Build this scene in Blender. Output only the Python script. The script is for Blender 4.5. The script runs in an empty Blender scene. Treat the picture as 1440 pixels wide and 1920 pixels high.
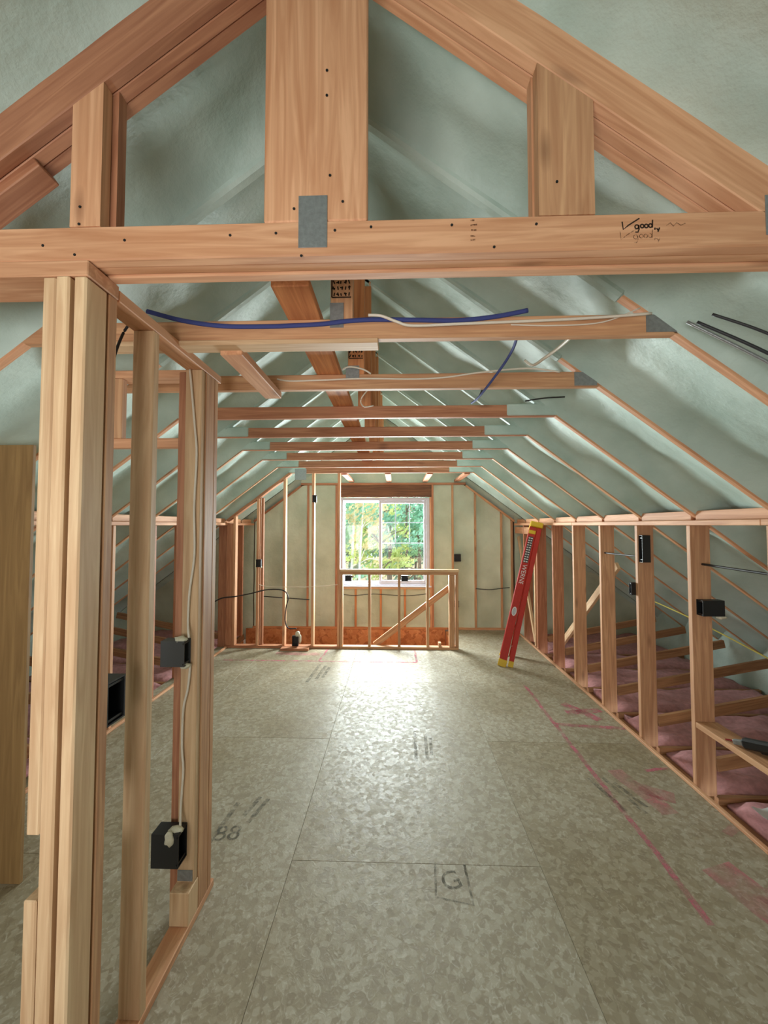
import bpy, bmesh, math, random
from mathutils import Vector, Matrix, noise
random.seed(7)
SC = bpy.context.scene
COL = SC.collection
PI = math.pi
H = 1.865                      # lens height above the sub-floor

# ------------------------------------------------------------------ camera
cam_d = bpy.data.cameras.new('camera')
cam_d.sensor_fit = 'VERTICAL'; cam_d.sensor_height = 24.0; cam_d.sensor_width = 18.0
cam_d.lens = 9.0; cam_d.clip_start = 0.02; cam_d.clip_end = 300
cam = bpy.data.objects.new('camera', cam_d); COL.objects.link(cam)
cam.location = (0, 0, H)
cam.rotation_euler = (math.radians(90 + 1.99), 0, math.radians(1.75))
SC.camera = cam

# ------------------------------------------------------------------ world, light, exposure
SC.view_settings.view_transform = 'Standard'
SC.view_settings.look = 'None'
SC.view_settings.gamma = 1.0
SC.view_settings.use_curve_mapping = False
SC.view_settings.exposure = 0.1
SC.cycles.max_bounces = 5; SC.cycles.diffuse_bounces = 4; SC.cycles.glossy_bounces = 2; SC.cycles.transmission_bounces = 2; SC.cycles.transparent_max_bounces = 10
w = bpy.data.worlds.new('overcast_sky'); SC.world = w; w.use_nodes = True
bg = w.node_tree.nodes['Background']
bg.inputs[0].default_value = (0.86, 0.95, 1.0, 1); bg.inputs[1].default_value = 3.0

def area(name, loc, rot, sx, sy, power, col):
    l = bpy.data.lights.new(name, 'AREA'); l.shape = 'RECTANGLE'; l.size = sx; l.size_y = sy
    l.energy = power; l.color = col
    o = bpy.data.objects.new(name, l); COL.objects.link(o); o.location = loc; o.rotation_euler = rot
    return o
# daylight that enters through the end window and through the opening in the rear gable
area('window_daylight', (-0.2, 7.28, 1.62), (math.radians(-90), 0, 0), 1.5, 1.45, 380, (0.95, 0.98, 1.0))
area('rear_daylight', (-1.0, -1.55, 1.4), (math.radians(126), 0, math.radians(-28)), 1.9, 1.15, 58, (1.0, 0.97, 0.92))

# ------------------------------------------------------------------ materials
def new_mat(name):
    m = bpy.data.materials.new(name); m.use_nodes = True
    nt = m.node_tree; b = nt.nodes['Principled BSDF']
    return m, nt, b
def N(nt, t, **kw):
    n = nt.nodes.new(t)
    for k, v in kw.items(): setattr(n, k, v)
    return n
def ramp(nt, stops):
    r = N(nt, 'ShaderNodeValToRGB'); e = r.color_ramp.elements
    while len(e) > 1: e.remove(e[-1])
    e[0].position = stops[0][0]; e[0].color = (*stops[0][1], 1)
    for p, c in stops[1:]:
        x = e.new(p); x.color = (*c, 1)
    return r
def srgb(r, g, b):
    f = lambda v: ((v / 255 + 0.055) / 1.055) ** 2.4 if v > 10 else v / 255 / 12.92
    return (f(r), f(g), f(b))

def wood(name, light, dark, knot=0.5, rough=0.62):
    m, nt, b = new_mat(name); L = nt.links.new
    tc = N(nt, 'ShaderNodeTexCoord'); oi = N(nt, 'ShaderNodeObjectInfo')
    add = N(nt, 'ShaderNodeVectorMath', operation='ADD')
    mul = N(nt, 'ShaderNodeVectorMath', operation='SCALE'); mul.inputs['Scale'].default_value = 37.0
    cb = N(nt, 'ShaderNodeCombineXYZ'); L(oi.outputs['Random'], cb.inputs[0]); L(oi.outputs['Random'], cb.inputs[2])
    L(cb.outputs[0], mul.inputs[0]); L(tc.outputs['Object'], add.inputs[0]); L(mul.outputs[0], add.inputs[1])
    mp = N(nt, 'ShaderNodeMapping'); mp.inputs['Scale'].default_value = (1, 1, 0.055); L(add.outputs[0], mp.inputs[0])
    n1 = N(nt, 'ShaderNodeTexNoise'); n1.inputs['Scale'].default_value = 34; n1.inputs['Detail'].default_value = 4; n1.inputs['Distortion'].default_value = 1.2
    L(mp.outputs[0], n1.inputs['Vector'])
    rp = ramp(nt, [(0.28, dark), (0.5, tuple((a + c) / 2 for a, c in zip(light, dark))), (0.66, light)]); L(n1.outputs['Fac'], rp.inputs[0])
    n2 = N(nt, 'ShaderNodeTexNoise'); n2.inputs['Scale'].default_value = 2.2; n2.inputs['Detail'].default_value = 2
    L(add.outputs[0], n2.inputs['Vector'])
    hs = N(nt, 'ShaderNodeHueSaturation'); L(rp.outputs[0], hs.inputs['Color'])
    mr = N(nt, 'ShaderNodeMapRange'); mr.inputs['To Min'].default_value = 0.82; mr.inputs['To Max'].default_value = 1.14
    mx = N(nt, 'ShaderNodeMath', operation='ADD'); L(oi.outputs['Random'], mx.inputs[0]); L(n2.outputs['Fac'], mx.inputs[1])
    hf = N(nt, 'ShaderNodeMath', operation='MULTIPLY'); hf.inputs[1].default_value = 0.5; L(mx.outputs[0], hf.inputs[0])
    L(hf.outputs[0], mr.inputs['Value']); L(mr.outputs[0], hs.inputs['Value'])
    # knots
    mp2 = N(nt, 'ShaderNodeMapping'); mp2.inputs['Scale'].default_value = (7, 7, 2.2); L(add.outputs[0], mp2.inputs[0])
    vo = N(nt, 'ShaderNodeTexVoronoi'); vo.inputs['Scale'].default_value = 1.0; L(mp2.outputs[0], vo.inputs['Vector'])
    kr = ramp(nt, [(0.05, (1, 1, 1)), (0.17, (0, 0, 0))]); L(vo.outputs['Distance'], kr.inputs[0])
    km = N(nt, 'ShaderNodeMath', operation='MULTIPLY'); km.inputs[1].default_value = knot; L(kr.outputs[0], km.inputs[0])
    mix = N(nt, 'ShaderNodeMixRGB'); mix.inputs[2].default_value = (dark[0] * 0.32, dark[1] * 0.25, dark[2] * 0.2, 1)
    L(km.outputs[0], mix.inputs[0]); L(hs.outputs[0], mix.inputs[1]); L(mix.outputs[0], b.inputs['Base Color'])
    b.inputs['Roughness'].default_value = rough
    bp = N(nt, 'ShaderNodeBump'); bp.inputs['Strength'].default_value = 0.12; bp.inputs['Distance'].default_value = 0.004
    L(n1.outputs['Fac'], bp.inputs['Height']); L(bp.outputs[0], b.inputs['Normal'])
    return m

def plain(name, col, rough=0.5, metal=0.0, bump=0, bscale=40, var=0.0, emis=None):
    m, nt, b = new_mat(name); L = nt.links.new
    b.inputs['Base Color'].default_value = (*col, 1); b.inputs['Roughness'].default_value = rough; b.inputs['Metallic'].default_value = metal
    tc = N(nt, 'ShaderNodeTexCoord'); n1 = N(nt, 'ShaderNodeTexNoise'); n1.inputs['Scale'].default_value = bscale; n1.inputs['Detail'].default_value = 3
    L(tc.outputs['Object'], n1.inputs['Vector'])
    if var:
        rp = ramp(nt, [(0.3, tuple(c * (1 - var) for c in col)), (0.7, tuple(min(1, c * (1 + var)) for c in col))])
        L(n1.outputs['Fac'], rp.inputs[0]); L(rp.outputs[0], b.inputs['Base Color'])
    if bump:
        bp = N(nt, 'ShaderNodeBump'); bp.inputs['Strength'].default_value = bump; bp.inputs['Distance'].default_value = 0.01
        L(n1.outputs['Fac'], bp.inputs['Height']); L(bp.outputs[0], b.inputs['Normal'])
    return m

def foam_mat(name, c_light, c_dark):
    m, nt, b = new_mat(name); L = nt.links.new
    tc = N(nt, 'ShaderNodeTexCoord')
    n1 = N(nt, 'ShaderNodeTexNoise'); n1.inputs['Scale'].default_value = 2.1; n1.inputs['Detail'].default_value = 5
    L(tc.outputs['Object'], n1.inputs['Vector'])
    rp = ramp(nt, [(0.3, c_dark), (0.7, c_light)]); L(n1.outputs['Fac'], rp.inputs[0]); L(rp.outputs[0], b.inputs['Base Color'])
    n2 = N(nt, 'ShaderNodeTexNoise'); n2.inputs['Scale'].default_value = 16; n2.inputs['Detail'].default_value = 6; n2.inputs['Roughness'].default_value = 0.6
    L(tc.outputs['Object'], n2.inputs['Vector'])
    bp = N(nt, 'ShaderNodeBump'); bp.inputs['Strength'].default_value = 0.36; bp.inputs['Distance'].default_value = 0.02
    L(n2.outputs['Fac'], bp.inputs['Height']); L(bp.outputs[0], b.inputs['Normal'])
    b.inputs['Roughness'].default_value = 0.5
    return m

def osb_mat(name, c0, c1, c2, fl=22.0, rough=0.5, fleck=0.8):
    m, nt, b = new_mat(name); L = nt.links.new
    tc = N(nt, 'ShaderNodeTexCoord'); oi = N(nt, 'ShaderNodeObjectInfo')
    mp = N(nt, 'ShaderNodeVectorMath', operation='ADD'); L(tc.outputs['Object'], mp.inputs[0]); L(oi.outputs['Location'], mp.inputs[1])
    wn = N(nt, 'ShaderNodeTexNoise'); wn.inputs['Scale'].default_value = fl * .5; wn.inputs['Detail'].default_value = 2; L(mp.outputs[0], wn.inputs['Vector'])
    ad = N(nt, 'ShaderNodeMixRGB', blend_type='ADD'); ad.inputs[0].default_value = 1.6 / fl
    L(mp.outputs[0], ad.inputs[1]); L(wn.outputs['Color'], ad.inputs[2])
    v = N(nt, 'ShaderNodeTexVoronoi', feature='SMOOTH_F1'); v.inputs['Scale'].default_value = fl; v.inputs['Smoothness'].default_value = .25; L(ad.outputs[0], v.inputs['Vector'])
    sp = N(nt, 'ShaderNodeSeparateColor'); L(v.outputs['Color'], sp.inputs[0])
    cm = tuple(a * .75 + q * .25 for a, q in zip(c1, c2)); rp = ramp(nt, [(0.1, c0), (0.5, c1), (0.95, cm)]); L(sp.outputs[0], rp.inputs[0])
    n3 = N(nt, 'ShaderNodeTexNoise'); n3.inputs['Scale'].default_value = fl * .75; n3.inputs['Detail'].default_value = 3; n3.inputs['Distortion'].default_value = 2.2
    L(mp.outputs[0], n3.inputs['Vector'])
    r3 = ramp(nt, [(0.54, (0, 0, 0)), (0.74, (fleck,) * 3)]); L(n3.outputs['Fac'], r3.inputs[0])
    mf = N(nt, 'ShaderNodeMixRGB'); L(r3.outputs[0], mf.inputs[0]); L(rp.outputs[0], mf.inputs[1]); mf.inputs[2].default_value = (*c2, 1)
    n2 = N(nt, 'ShaderNodeTexNoise'); n2.inputs['Scale'].default_value = 0.9; n2.inputs['Detail'].default_value = 6; n2.inputs['Roughness'].default_value = 0.6
    L(mp.outputs[0], n2.inputs['Vector'])
    r2 = ramp(nt, [(0.34, (0.76, 0.70, 0.58)), (0.6, (1, 1, 1))]); L(n2.outputs['Fac'], r2.inputs[0])
    mu = N(nt, 'ShaderNodeMixRGB', blend_type='MULTIPLY'); mu.inputs[0].default_value = 1; L(mf.outputs[0], mu.inputs[1]); L(r2.outputs[0], mu.inputs[2])
    L(mu.outputs[0], b.inputs['Base Color'])
    rr = ramp(nt, [(0, (rough - .1,) * 3), (1, (rough + .12,) * 3)]); L(sp.outputs[1], rr.inputs[0]); L(rr.outputs[0], b.inputs['Roughness'])
    bp = N(nt, 'ShaderNodeBump'); bp.inputs['Strength'].default_value = 0.3; bp.inputs['Distance'].default_value = 0.003
    L(n3.outputs['Fac'], bp.inputs['Height']); L(bp.outputs[0], b.inputs['Normal'])
    return m

def print_mat(name, col, cover=0.5, scale=30, soft=0.12):
    """worn ink or chalk: the mark thins out where the noise leaves the board bare"""
    m, nt, b = new_mat(name); L = nt.links.new
    b.inputs['Base Color'].default_value = (*col, 1); b.inputs['Roughness'].default_value = 0.85
    tc = N(nt, 'ShaderNodeTexCoord'); n1 = N(nt, 'ShaderNodeTexNoise'); n1.inputs['Scale'].default_value = scale; n1.inputs['Detail'].default_value = 5; n1.inputs['Roughness'].default_value = .7
    L(tc.outputs['Object'], n1.inputs['Vector'])
    rp = ramp(nt, [(1 - cover - soft, (0, 0, 0)), (1 - cover + soft, (1, 1, 1))]); L(n1.outputs['Fac'], rp.inputs[0])
    L(rp.outputs[0], b.inputs['Alpha'])
    return m

M = {}
M['cream'] = wood('wood_cream_spruce', srgb(230, 196, 155), srgb(203, 160, 120), 0.45)
M['pink'] = wood('wood_pink_fir', srgb(226, 172, 132), srgb(196, 136, 96), 0.45)
M['red'] = wood('wood_red_fir', srgb(198, 138, 102), srgb(160, 100, 70), 0.45)
M['tan'] = wood('wood_tan_fir', srgb(214, 166, 124), srgb(178, 125, 88), 0.5)
M['brown'] = wood('wood_brown_header', srgb(132, 88, 58), srgb(92, 58, 38), 0.2)
M['rust'] = wood('wood_rust_brace', srgb(220, 150, 98), srgb(184, 112, 68), 0.5)
M['web'] = wood('wood_brown_web', srgb(168, 120, 80), srgb(128, 86, 54), 0.5)  # darker, browner tone for the eave webs, joists and floor ledgers
M['knee'] = wood('wood_knee_stud', srgb(220, 170, 130), srgb(186, 132, 96), 0.5)
M['ply'] = wood('plywood_sheet', srgb(160, 124, 76), srgb(134, 100, 58), 0.2)
M['foam'] = foam_mat('spray_foam', srgb(198, 215, 206), srgb(160, 182, 172))
M['foam_wall'] = foam_mat('spray_foam_gable', srgb(208, 214, 194), srgb(178, 186, 164))
M['floor'] = osb_mat('subfloor_strand_board', srgb(144, 132, 110), srgb(155, 144, 121), srgb(204, 198, 184), 36, 0.55, 0.55)
M['osb'] = osb_mat('rim_strand_board', srgb(176, 104, 60), srgb(208, 134, 84), srgb(228, 168, 116), 14, 0.6)
M['shell'] = plain('roof_deck', srgb(120, 100, 80), 0.8)
M['drywall'] = plain('lower_ceiling_board', srgb(150, 130, 110), 0.9)
M['steel'] = plain('galvanised_steel', srgb(150, 152, 152), 0.45, 0.6, 0.2, 60, 0.12)
M['black'] = plain('black_plastic', srgb(30, 30, 32), 0.45)
M['grey_box'] = plain('dark_grey_plastic', srgb(66, 66, 66), 0.5)
M['inside'] = plain('box_inside', srgb(14, 12, 12), 0.7)
M['white_cable'] = plain('white_cable_sheath', srgb(226, 216, 200), 0.5)
M['black_cable'] = plain('black_cable_sheath', srgb(40, 40, 42), 0.5)
M['blue'] = plain('blue_cable_sheath', srgb(58, 68, 128), 0.8)
M['yellow_cable'] = plain('yellow_cable_sheath', srgb(200, 186, 90), 0.5)
M['putty'] = plain('sealant_foam', srgb(222, 218, 196), 0.7, 0, 0.5, 60, 0.1)
M['vinyl'] = plain('white_vinyl', srgb(206, 208, 222), 0.4)
M['red_glass'] = plain('red_fibreglass', srgb(176, 32, 14), 0.6, 0, 0.05, 30, 0.06)
M['yellow'] = plain('yellow_plastic', srgb(212, 172, 20), 0.5)
M['tread'] = plain('aluminium_tread', srgb(176, 178, 180), 0.4, 0.8)
M['sticker'] = plain('sticker_black', srgb(52, 50, 50), 0.5)
M['sticker_w'] = plain('sticker_white', srgb(216, 206, 206), 0.5)
M['ink'] = print_mat('marker_ink', srgb(44, 26, 12), 0.72, 60)
M['ink_faint'] = print_mat('worn_marker_ink', srgb(110, 66, 36), 0.5, 90)
M['stamp'] = print_mat('board_stamp_ink', srgb(112, 106, 92), 0.41, 22, .2)
M['chalk'] = print_mat('pink_chalk', srgb(206, 112, 128), 0.45, 9, 0.2)
M['chalk_thin'] = print_mat('pink_chalk_smear', srgb(204, 128, 130), 0.4, 5, 0.26)
M['pinkwool'] = plain('pink_glass_wool', srgb(176, 126, 126), 0.95, 0, 0.8, 22, 0.18)
M['paper'] = plain('white_paper', srgb(226, 226, 226), 0.8)
M['hose'] = plain('red_air_hose', srgb(150, 28, 20), 0.45)
M['bark'] = plain('bark_brown', srgb(120, 104, 92), 0.9, 0, 0.5, 18, 0.25)
M['birch'] = plain('bark_birch', srgb(226, 222, 214), 0.8, 0, 0.3, 14, 0.15)
M['ground'] = plain('leaf_litter', srgb(176, 150, 120), 0.95, 0, 0.5, 3, 0.25)
def leaf_mat(name, col):
    m, nt, b = new_mat(name); L = nt.links.new
    oi = N(nt, 'ShaderNodeTexCoord'); n1 = N(nt, 'ShaderNodeTexNoise'); n1.inputs['Scale'].default_value = 1.3; n1.inputs['Detail'].default_value = 3
    L(oi.outputs['Object'], n1.inputs['Vector'])
    rp = ramp(nt, [(0.3, tuple(c * 0.75 for c in col)), (0.7, tuple(min(1, c * 1.15) for c in col))]); L(n1.outputs['Fac'], rp.inputs[0])
    L(rp.outputs[0], b.inputs['Base Color']); b.inputs['Roughness'].default_value = 0.55
    tr = N(nt, 'ShaderNodeBsdfTranslucent'); L(rp.outputs[0], tr.inputs[0])
    mx = N(nt, 'ShaderNodeMixShader'); mx.inputs[0].default_value = 0.45
    out = nt.nodes['Material Output']; L(b.outputs[0], mx.inputs[1]); L(tr.outputs[0], mx.inputs[2]); L(mx.outputs[0], out.inputs[0])
    return m
M['leaf_mint'] = leaf_mat('leaf_mint', srgb(168, 216, 190))
M['leaf_lime'] = leaf_mat('leaf_lime', srgb(206, 218, 140))
M['leaf_green'] = leaf_mat('leaf_green', srgb(164, 200, 154))
M['leaf_gold'] = leaf_mat('leaf_gold', srgb(230, 214, 166))
M['leaf_dusk'] = leaf_mat('leaf_dusk', srgb(160, 186, 168))
gm = bpy.data.materials.new('window_glass'); gm.use_nodes = True; nt = gm.node_tree
nt.nodes.remove(nt.nodes['Principled BSDF'])
_t = N(nt, 'ShaderNodeBsdfTransparent'); _g = N(nt, 'ShaderNodeBsdfGlossy'); _g.inputs['Roughness'].default_value = 0.02; _m = N(nt, 'ShaderNodeMixShader'); _m.inputs[0].default_value = 0.025
_t.inputs[0].default_value = (0.95, 0.99, 0.98, 1)
nt.links.new(_t.outputs[0], _m.inputs[1]); nt.links.new(_g.outputs[0], _m.inputs[2]); nt.links.new(_m.outputs[0], nt.nodes['Material Output'].inputs[0])
M['glass'] = gm

# ------------------------------------------------------------------ helpers
WM = {}                        # world matrix of every object built here
def place(o, mat4, parent=None):
    COL.objects.link(o) if o.name not in COL.objects else None
    if parent is not None:
        o.parent = parent; o.matrix_parent_inverse = WM[parent.name].inverted()
    o.matrix_basis = mat4
    WM[o.name] = mat4.copy()
    return o
def tag(o, label=None, cat=None, group=None, kind=None):
    if label: o['label'] = label
    if cat: o['category'] = cat
    if group: o['group'] = group
    if kind: o['kind'] = kind
    return o
def empty(name, loc=(0, 0, 0), **kw):
    o = bpy.data.objects.new(name, None); o.empty_display_size = 0.1
    place(o, Matrix.Translation(loc)); return tag(o, **kw)
def mesh_obj(name, verts, faces, mat, parent=None, smooth=False, m4=None):
    me = bpy.data.meshes.new(name); me.from_pydata([tuple(v) for v in verts], [], faces); me.update()
    if smooth:
        me.polygons.foreach_set('use_smooth', [True] * len(me.polygons))
    me.materials.append(M[mat])
    o = bpy.data.objects.new(name, me)
    return place(o, m4 or Matrix.Identity(4), parent)
_boxes = {}
def box_mesh(wx, wy, lz, mat, bev=0.003):
    k = (round(wx, 4), round(wy, 4), round(lz, 4), mat, bev)
    if k in _boxes: return _boxes[k]
    bm = bmesh.new(); bmesh.ops.create_cube(bm, size=1.0)
    bmesh.ops.scale(bm, vec=(wx, wy, lz), verts=bm.verts)
    bv = min(bev, 0.3 * min(wx, wy, lz))
    if bv > 0: bmesh.ops.bevel(bm, geom=list(bm.edges), offset=bv, segments=1, affect='EDGES')
    me = bpy.data.meshes.new('board'); bm.to_mesh(me); bm.free(); me.materials.append(M[mat]); _boxes[k] = me
    return me
def board(name, a, b, wid, thk, wdir, mat, parent=None, bev=0.003):
    """a stick of lumber from a to b (centre line); wid along wdir, thk across; local Z runs along the grain"""
    a = Vector(a); b = Vector(b); z = (b - a); L = z.length; z.normalize()
    x = Vector(wdir); x = (x - z * x.dot(z)).normalized(); y = z.cross(x)
    m4 = Matrix((( x.x, y.x, z.x, (a.x + b.x) / 2), (x.y, y.y, z.y, (a.y + b.y) / 2), (x.z, y.z, z.z, (a.z + b.z) / 2), (0, 0, 0, 1)))
    o = bpy.data.objects.new(name, box_mesh(wid, thk, L, mat, bev))
    return place(o, m4, parent)
def bx(name, X, Y, Z, mat, parent=None, bev=0.003):
    """axis-aligned board; the grain follows the longest side"""
    c = Vector(((X[0] + X[1]) / 2, (Y[0] + Y[1]) / 2, (Z[0] + Z[1]) / 2)); d = [X[1] - X[0], Y[1] - Y[0], Z[1] - Z[0]]
    i = max(range(3), key=lambda k: d[k]); e = Vector((0, 0, 0)); e[i] = d[i] / 2; j = (i + 1) % 3; wd = Vector((0, 0, 0)); wd[j] = 1
    return board(name, c - e, c + e, d[j], d[(i + 2) % 3], wd, mat, parent, bev)
def tube(name, pts, r, mat, parent=None, n=8, sub=6, flat=1.0):
    P = [Vector(p) for p in pts]; Q = []
    for i in range(len(P) - 1):
        p0 = P[max(i - 1, 0)]; p1 = P[i]; p2 = P[i + 1]; p3 = P[min(i + 2, len(P) - 1)]
        for s in range(sub):
            t = s / sub
            Q.append(0.5 * ((2 * p1) + (p2 - p0) * t + (2 * p0 - 5 * p1 + 4 * p2 - p3) * t * t + (3 * p1 - p0 - 3 * p2 + p3) * t ** 3))
    Q.append(P[-1]); V = []; F = []
    up = Vector((0.13, 0.21, 0.97)).normalized()
    for i, q in enumerate(Q):
        d = (Q[min(i + 1, len(Q) - 1)] - Q[max(i - 1, 0)]).normalized()
        s = d.cross(up)
        if s.length < 0.15: s = d.cross(Vector((1, 0, 0)))
        s.normalize(); u = s.cross(d)
        for k in range(n):
            a = 2 * PI * k / n; V.append(q + s * (math.cos(a) * r * flat) + u * (math.sin(a) * r))
    for i in range(len(Q) - 1):
        for k in range(n): F.append((i * n + k, i * n + (k + 1) % n, (i + 1) * n + (k + 1) % n, (i + 1) * n + k))
    F.append(tuple(range(n))[::-1]); F.append(tuple((len(Q) - 1) * n + k for k in range(n)))
    return mesh_obj(name, V, F, mat, parent, True)
def ribbon(name, strokes, wid, mat, parent, m4):
    """flat pen strokes in a local xy plane"""
    V = []; F = []
    for st in strokes:
        b0 = len(V)
        for i, p in enumerate(st):
            a = Vector(st[max(i - 1, 0)]); c = Vector(st[min(i + 1, len(st) - 1)]); d = (c - a); d = Vector((d[0], d[1])).normalized(); nrm = Vector((-d.y, d.x)) * wid / 2
            V += [(p[0] + nrm.x, p[1] + nrm.y, 0), (p[0] - nrm.x, p[1] - nrm.y, 0)]
        for i in range(len(st) - 1): F.append((b0 + 2 * i, b0 + 2 * i + 1, b0 + 2 * i + 3, b0 + 2 * i + 2))
    return mesh_obj(name, V, F, mat, parent, False, m4)
def text(name, s, size, mat, parent, m4, depth=0.0005):
    c = bpy.data.curves.new(name, 'FONT'); c.body = s; c.size = size; c.extrude = depth; c.align_x = 'CENTER'; c.align_y = 'CENTER'
    t = bpy.data.objects.new(name, c); COL.objects.link(t)
    dg = bpy.context.evaluated_depsgraph_get(); me = bpy.data.meshes.new_from_object(t.evaluated_get(dg))
    bpy.data.objects.remove(t); me.materials.clear(); me.materials.append(M[mat])
    o = bpy.data.objects.new(name, me); return place(o, m4, parent)
def frame_m4(o, x, y):
    x = Vector(x).normalized(); z = x.cross(Vector(y)).normalized(); y = z.cross(x)
    return Matrix(((x.x, y.x, z.x, o[0]), (x.y, y.y, z.y, o[1]), (x.z, y.z, z.z, o[2]), (0, 0, 0, 1)))

# ------------------------------------------------------------------ the place: key dimensions (metres, camera at x=0 y=0)
XC = -0.235                     # ridge line
HALF = 2.365                    # ridge to knee wall face
XR, XL = XC + HALF, XC - HALF   # 2.13, -2.60
TIE = 2.672                     # underside of the ties
SL = 0.75                       # 9 in 12 roof
U0 = 2.695 + SL * 1.385
def U(d): return U0 - SL * d    # underside of a rafter at distance d from the ridge
DMAX = 4.75
YE = 6.96                       # gable wall face
YB = -1.3                       # rear gable
TR = [1.65, 2.26, 2.87, 3.48, 4.09, 4.70, 5.31, 5.90]
G0, G1 = 1.13, 1.25             # girder truss plies
WELL0 = 5.955; WELLX = 0.93     # stair well: y > WELL0 and x < WELLX

# ---- floor: strand board panels
floor = empty('floor', (0, 2, 0), label='grey strand board sub-floor with pink chalk lines', cat='floor', kind='structure')
xs = [-2.74, -1.95, -0.58, 0.79, 2.128]
def floor_panel(x0, x1, y0, y1):
    g = 0.0008
    o = bx('floor_panel', (x0 + g, x1 - g), (y0 + g, y1 - g), (-0.022, 0 - random.uniform(0, .0004)), 'floor', floor, 0.001)
    return o
for i in range(4):
    x0, x1 = xs[i], xs[i + 1]
    cuts = [YB, -0.25, 2.19, 4.63, WELL0] if i % 2 == 0 else [YB, 0.97, 3.41, WELL0]
    if i == 2: cuts = [YB, -0.25, 2.19, 4.63, WELL0]
    if i == 3: cuts = [YB, 0.97, 3.41, 5.85]
    for a, b in zip(cuts, cuts[1:]): floor_panel(x0, x1, a, b)
floor_panel(WELLX, 2.128, 5.955, YE); floor_panel(0.79, 2.128, 5.85, 5.955)
bx('joist_rim', (-2.74, WELLX), (WELL0 - 0.045, WELL0 - 0.003), (-0.3, -0.026), 'osb', floor)
bx('joist_rim', (WELLX - 0.045, WELLX - 0.003 + .04), (WELL0 + .002, YE), (-0.3, -0.026), 'osb', floor)
bx('well_landing', (-2.74, WELLX), (WELL0 - .5, YE), (-1.65, -1.6), 'floor', floor)
bx('lower_ceiling', (-4.8, -2.76), (YB, YE + .1), (-0.22, -0.2), 'drywall', floor); bx('lower_ceiling', (2.1, 4.4), (YB, YE + .1), (-0.22, -0.2), 'drywall', floor)
bx('well_side', (-2.8, -2.76), (WELL0 - .5, YE), (-1.6, -0.2), 'osb', floor)
bx('well_side', (WELLX + .04, WELLX + .08), (WELL0 - .5, YE), (-1.6, -0.3), 'osb', floor)
bx('well_side', (-2.74, WELLX), (WELL0 - .56, WELL0 - .52), (-1.6, -0.3), 'osb', floor)

# chalk lines, smears and mill stamps on the boards
FZ = 0.0008
def flat(name, strokes, wid, mat, z=FZ): return ribbon(name, strokes, wid, mat, floor, Matrix.Translation((0, 0, z)))
def jag(x0, y0, x1, y1, n=14, j=.006): return [(x0 + (x1 - x0) * k / n + random.uniform(-j, j), y0 + (y1 - y0) * k / n + random.uniform(-j, j)) for k in range(n + 1)]
flat('chalk_line', [jag(1.5, 4.6, 1.475, 1.9, 20)], 0.035, 'chalk')
flat('chalk_line', [jag(-2.4, 5.32, 0.28, 5.30, 16)], 0.035, 'chalk')
flat('chalk_line', [jag(-1.02, 5.86, -1.06, 5.30, 6)], 0.03, 'chalk')
flat('chalk_line', [jag(0.28, 5.86, 0.28, 5.30, 6)], 0.03, 'chalk')
flat('chalk_line', [jag(1.5, 3.72, 2.1, 3.66, 8)], 0.05, 'chalk')
flat('chalk_line', [jag(1.9, 3.05, 2.1, 3.08, 4)], 0.03, 'chalk')
flat('chalk_line', [jag(-1.75, 5.62, -1.1, 5.6, 6)], 0.12, 'chalk_thin', FZ + .0003)
flat('chalk_line', [jag(1.75, 4.15, 1.95, 3.8, 6), jag(1.7, 3.95, 2.05, 4.0, 5)], 0.09, 'chalk', FZ + .0004)
flat('chalk_line', [jag(1.66, 3.05, 1.78, 2.6, 6), jag(1.72, 2.85, 1.9, 2.75, 4)], 0.12, 'chalk_thin', FZ + .0003)
flat('chalk_line', [jag(1.75, 2.22, 1.95, 1.55, 6), jag(1.9, 2.1, 2.05, 1.7, 4)], 0.2, 'chalk_thin', FZ + .0003)
flat('chalk_line', [jag(2.0, 2.45, 2.1, 2.5, 4)], 0.05, 'chalk_thin', FZ + .0004)
def stamp_text(s, size, x, y, rot): text('mill_stamp', s, size, 'stamp', floor, Matrix.Translation((x, y, FZ)) @ Matrix.Rotation(rot, 4, 'Z'), 0.0002)
stamp_text('G', 0.15, 0.29, 2.09, 0.3)
flat('mill_stamp', [[(0.215, 2.2), (0.2, 2.0), (0.38, 1.965), (0.375, 2.19)], [(0.375, 2.19), (0.375, 2.12)]], 0.014, 'stamp')
stamp_text('88', 0.16, -1.02, 2.36, 0.1)
flat('mill_stamp', [[(-1.1, 2.28), (-1.06, 2.62)], [(-.93, 2.45), (-.87, 2.66)], [(-.98, 2.5), (-.93, 2.68)]], 0.03, 'stamp')
flat('mill_stamp', [[(0.17, 3.55), (0.16, 3.1)], [(0.26, 3.5), (0.25, 3.14)], [(0.3, 3.45), (0.29, 3.2)]], 0.025, 'stamp')
flat('mill_stamp', [[(-1.02, 5.2), (-1.06, 4.6)], [(-.93, 5.15), (-.97, 4.7)], [(-.87, 5.1), (-.9, 4.75)]], 0.04, 'stamp')
flat('mill_stamp', [[(1.42, 2.95), (1.5, 2.62)], [(1.52, 2.98), (1.62, 2.6)], [(1.58, 2.9), (1.66, 2.66)]], 0.03, 'stamp')

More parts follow.
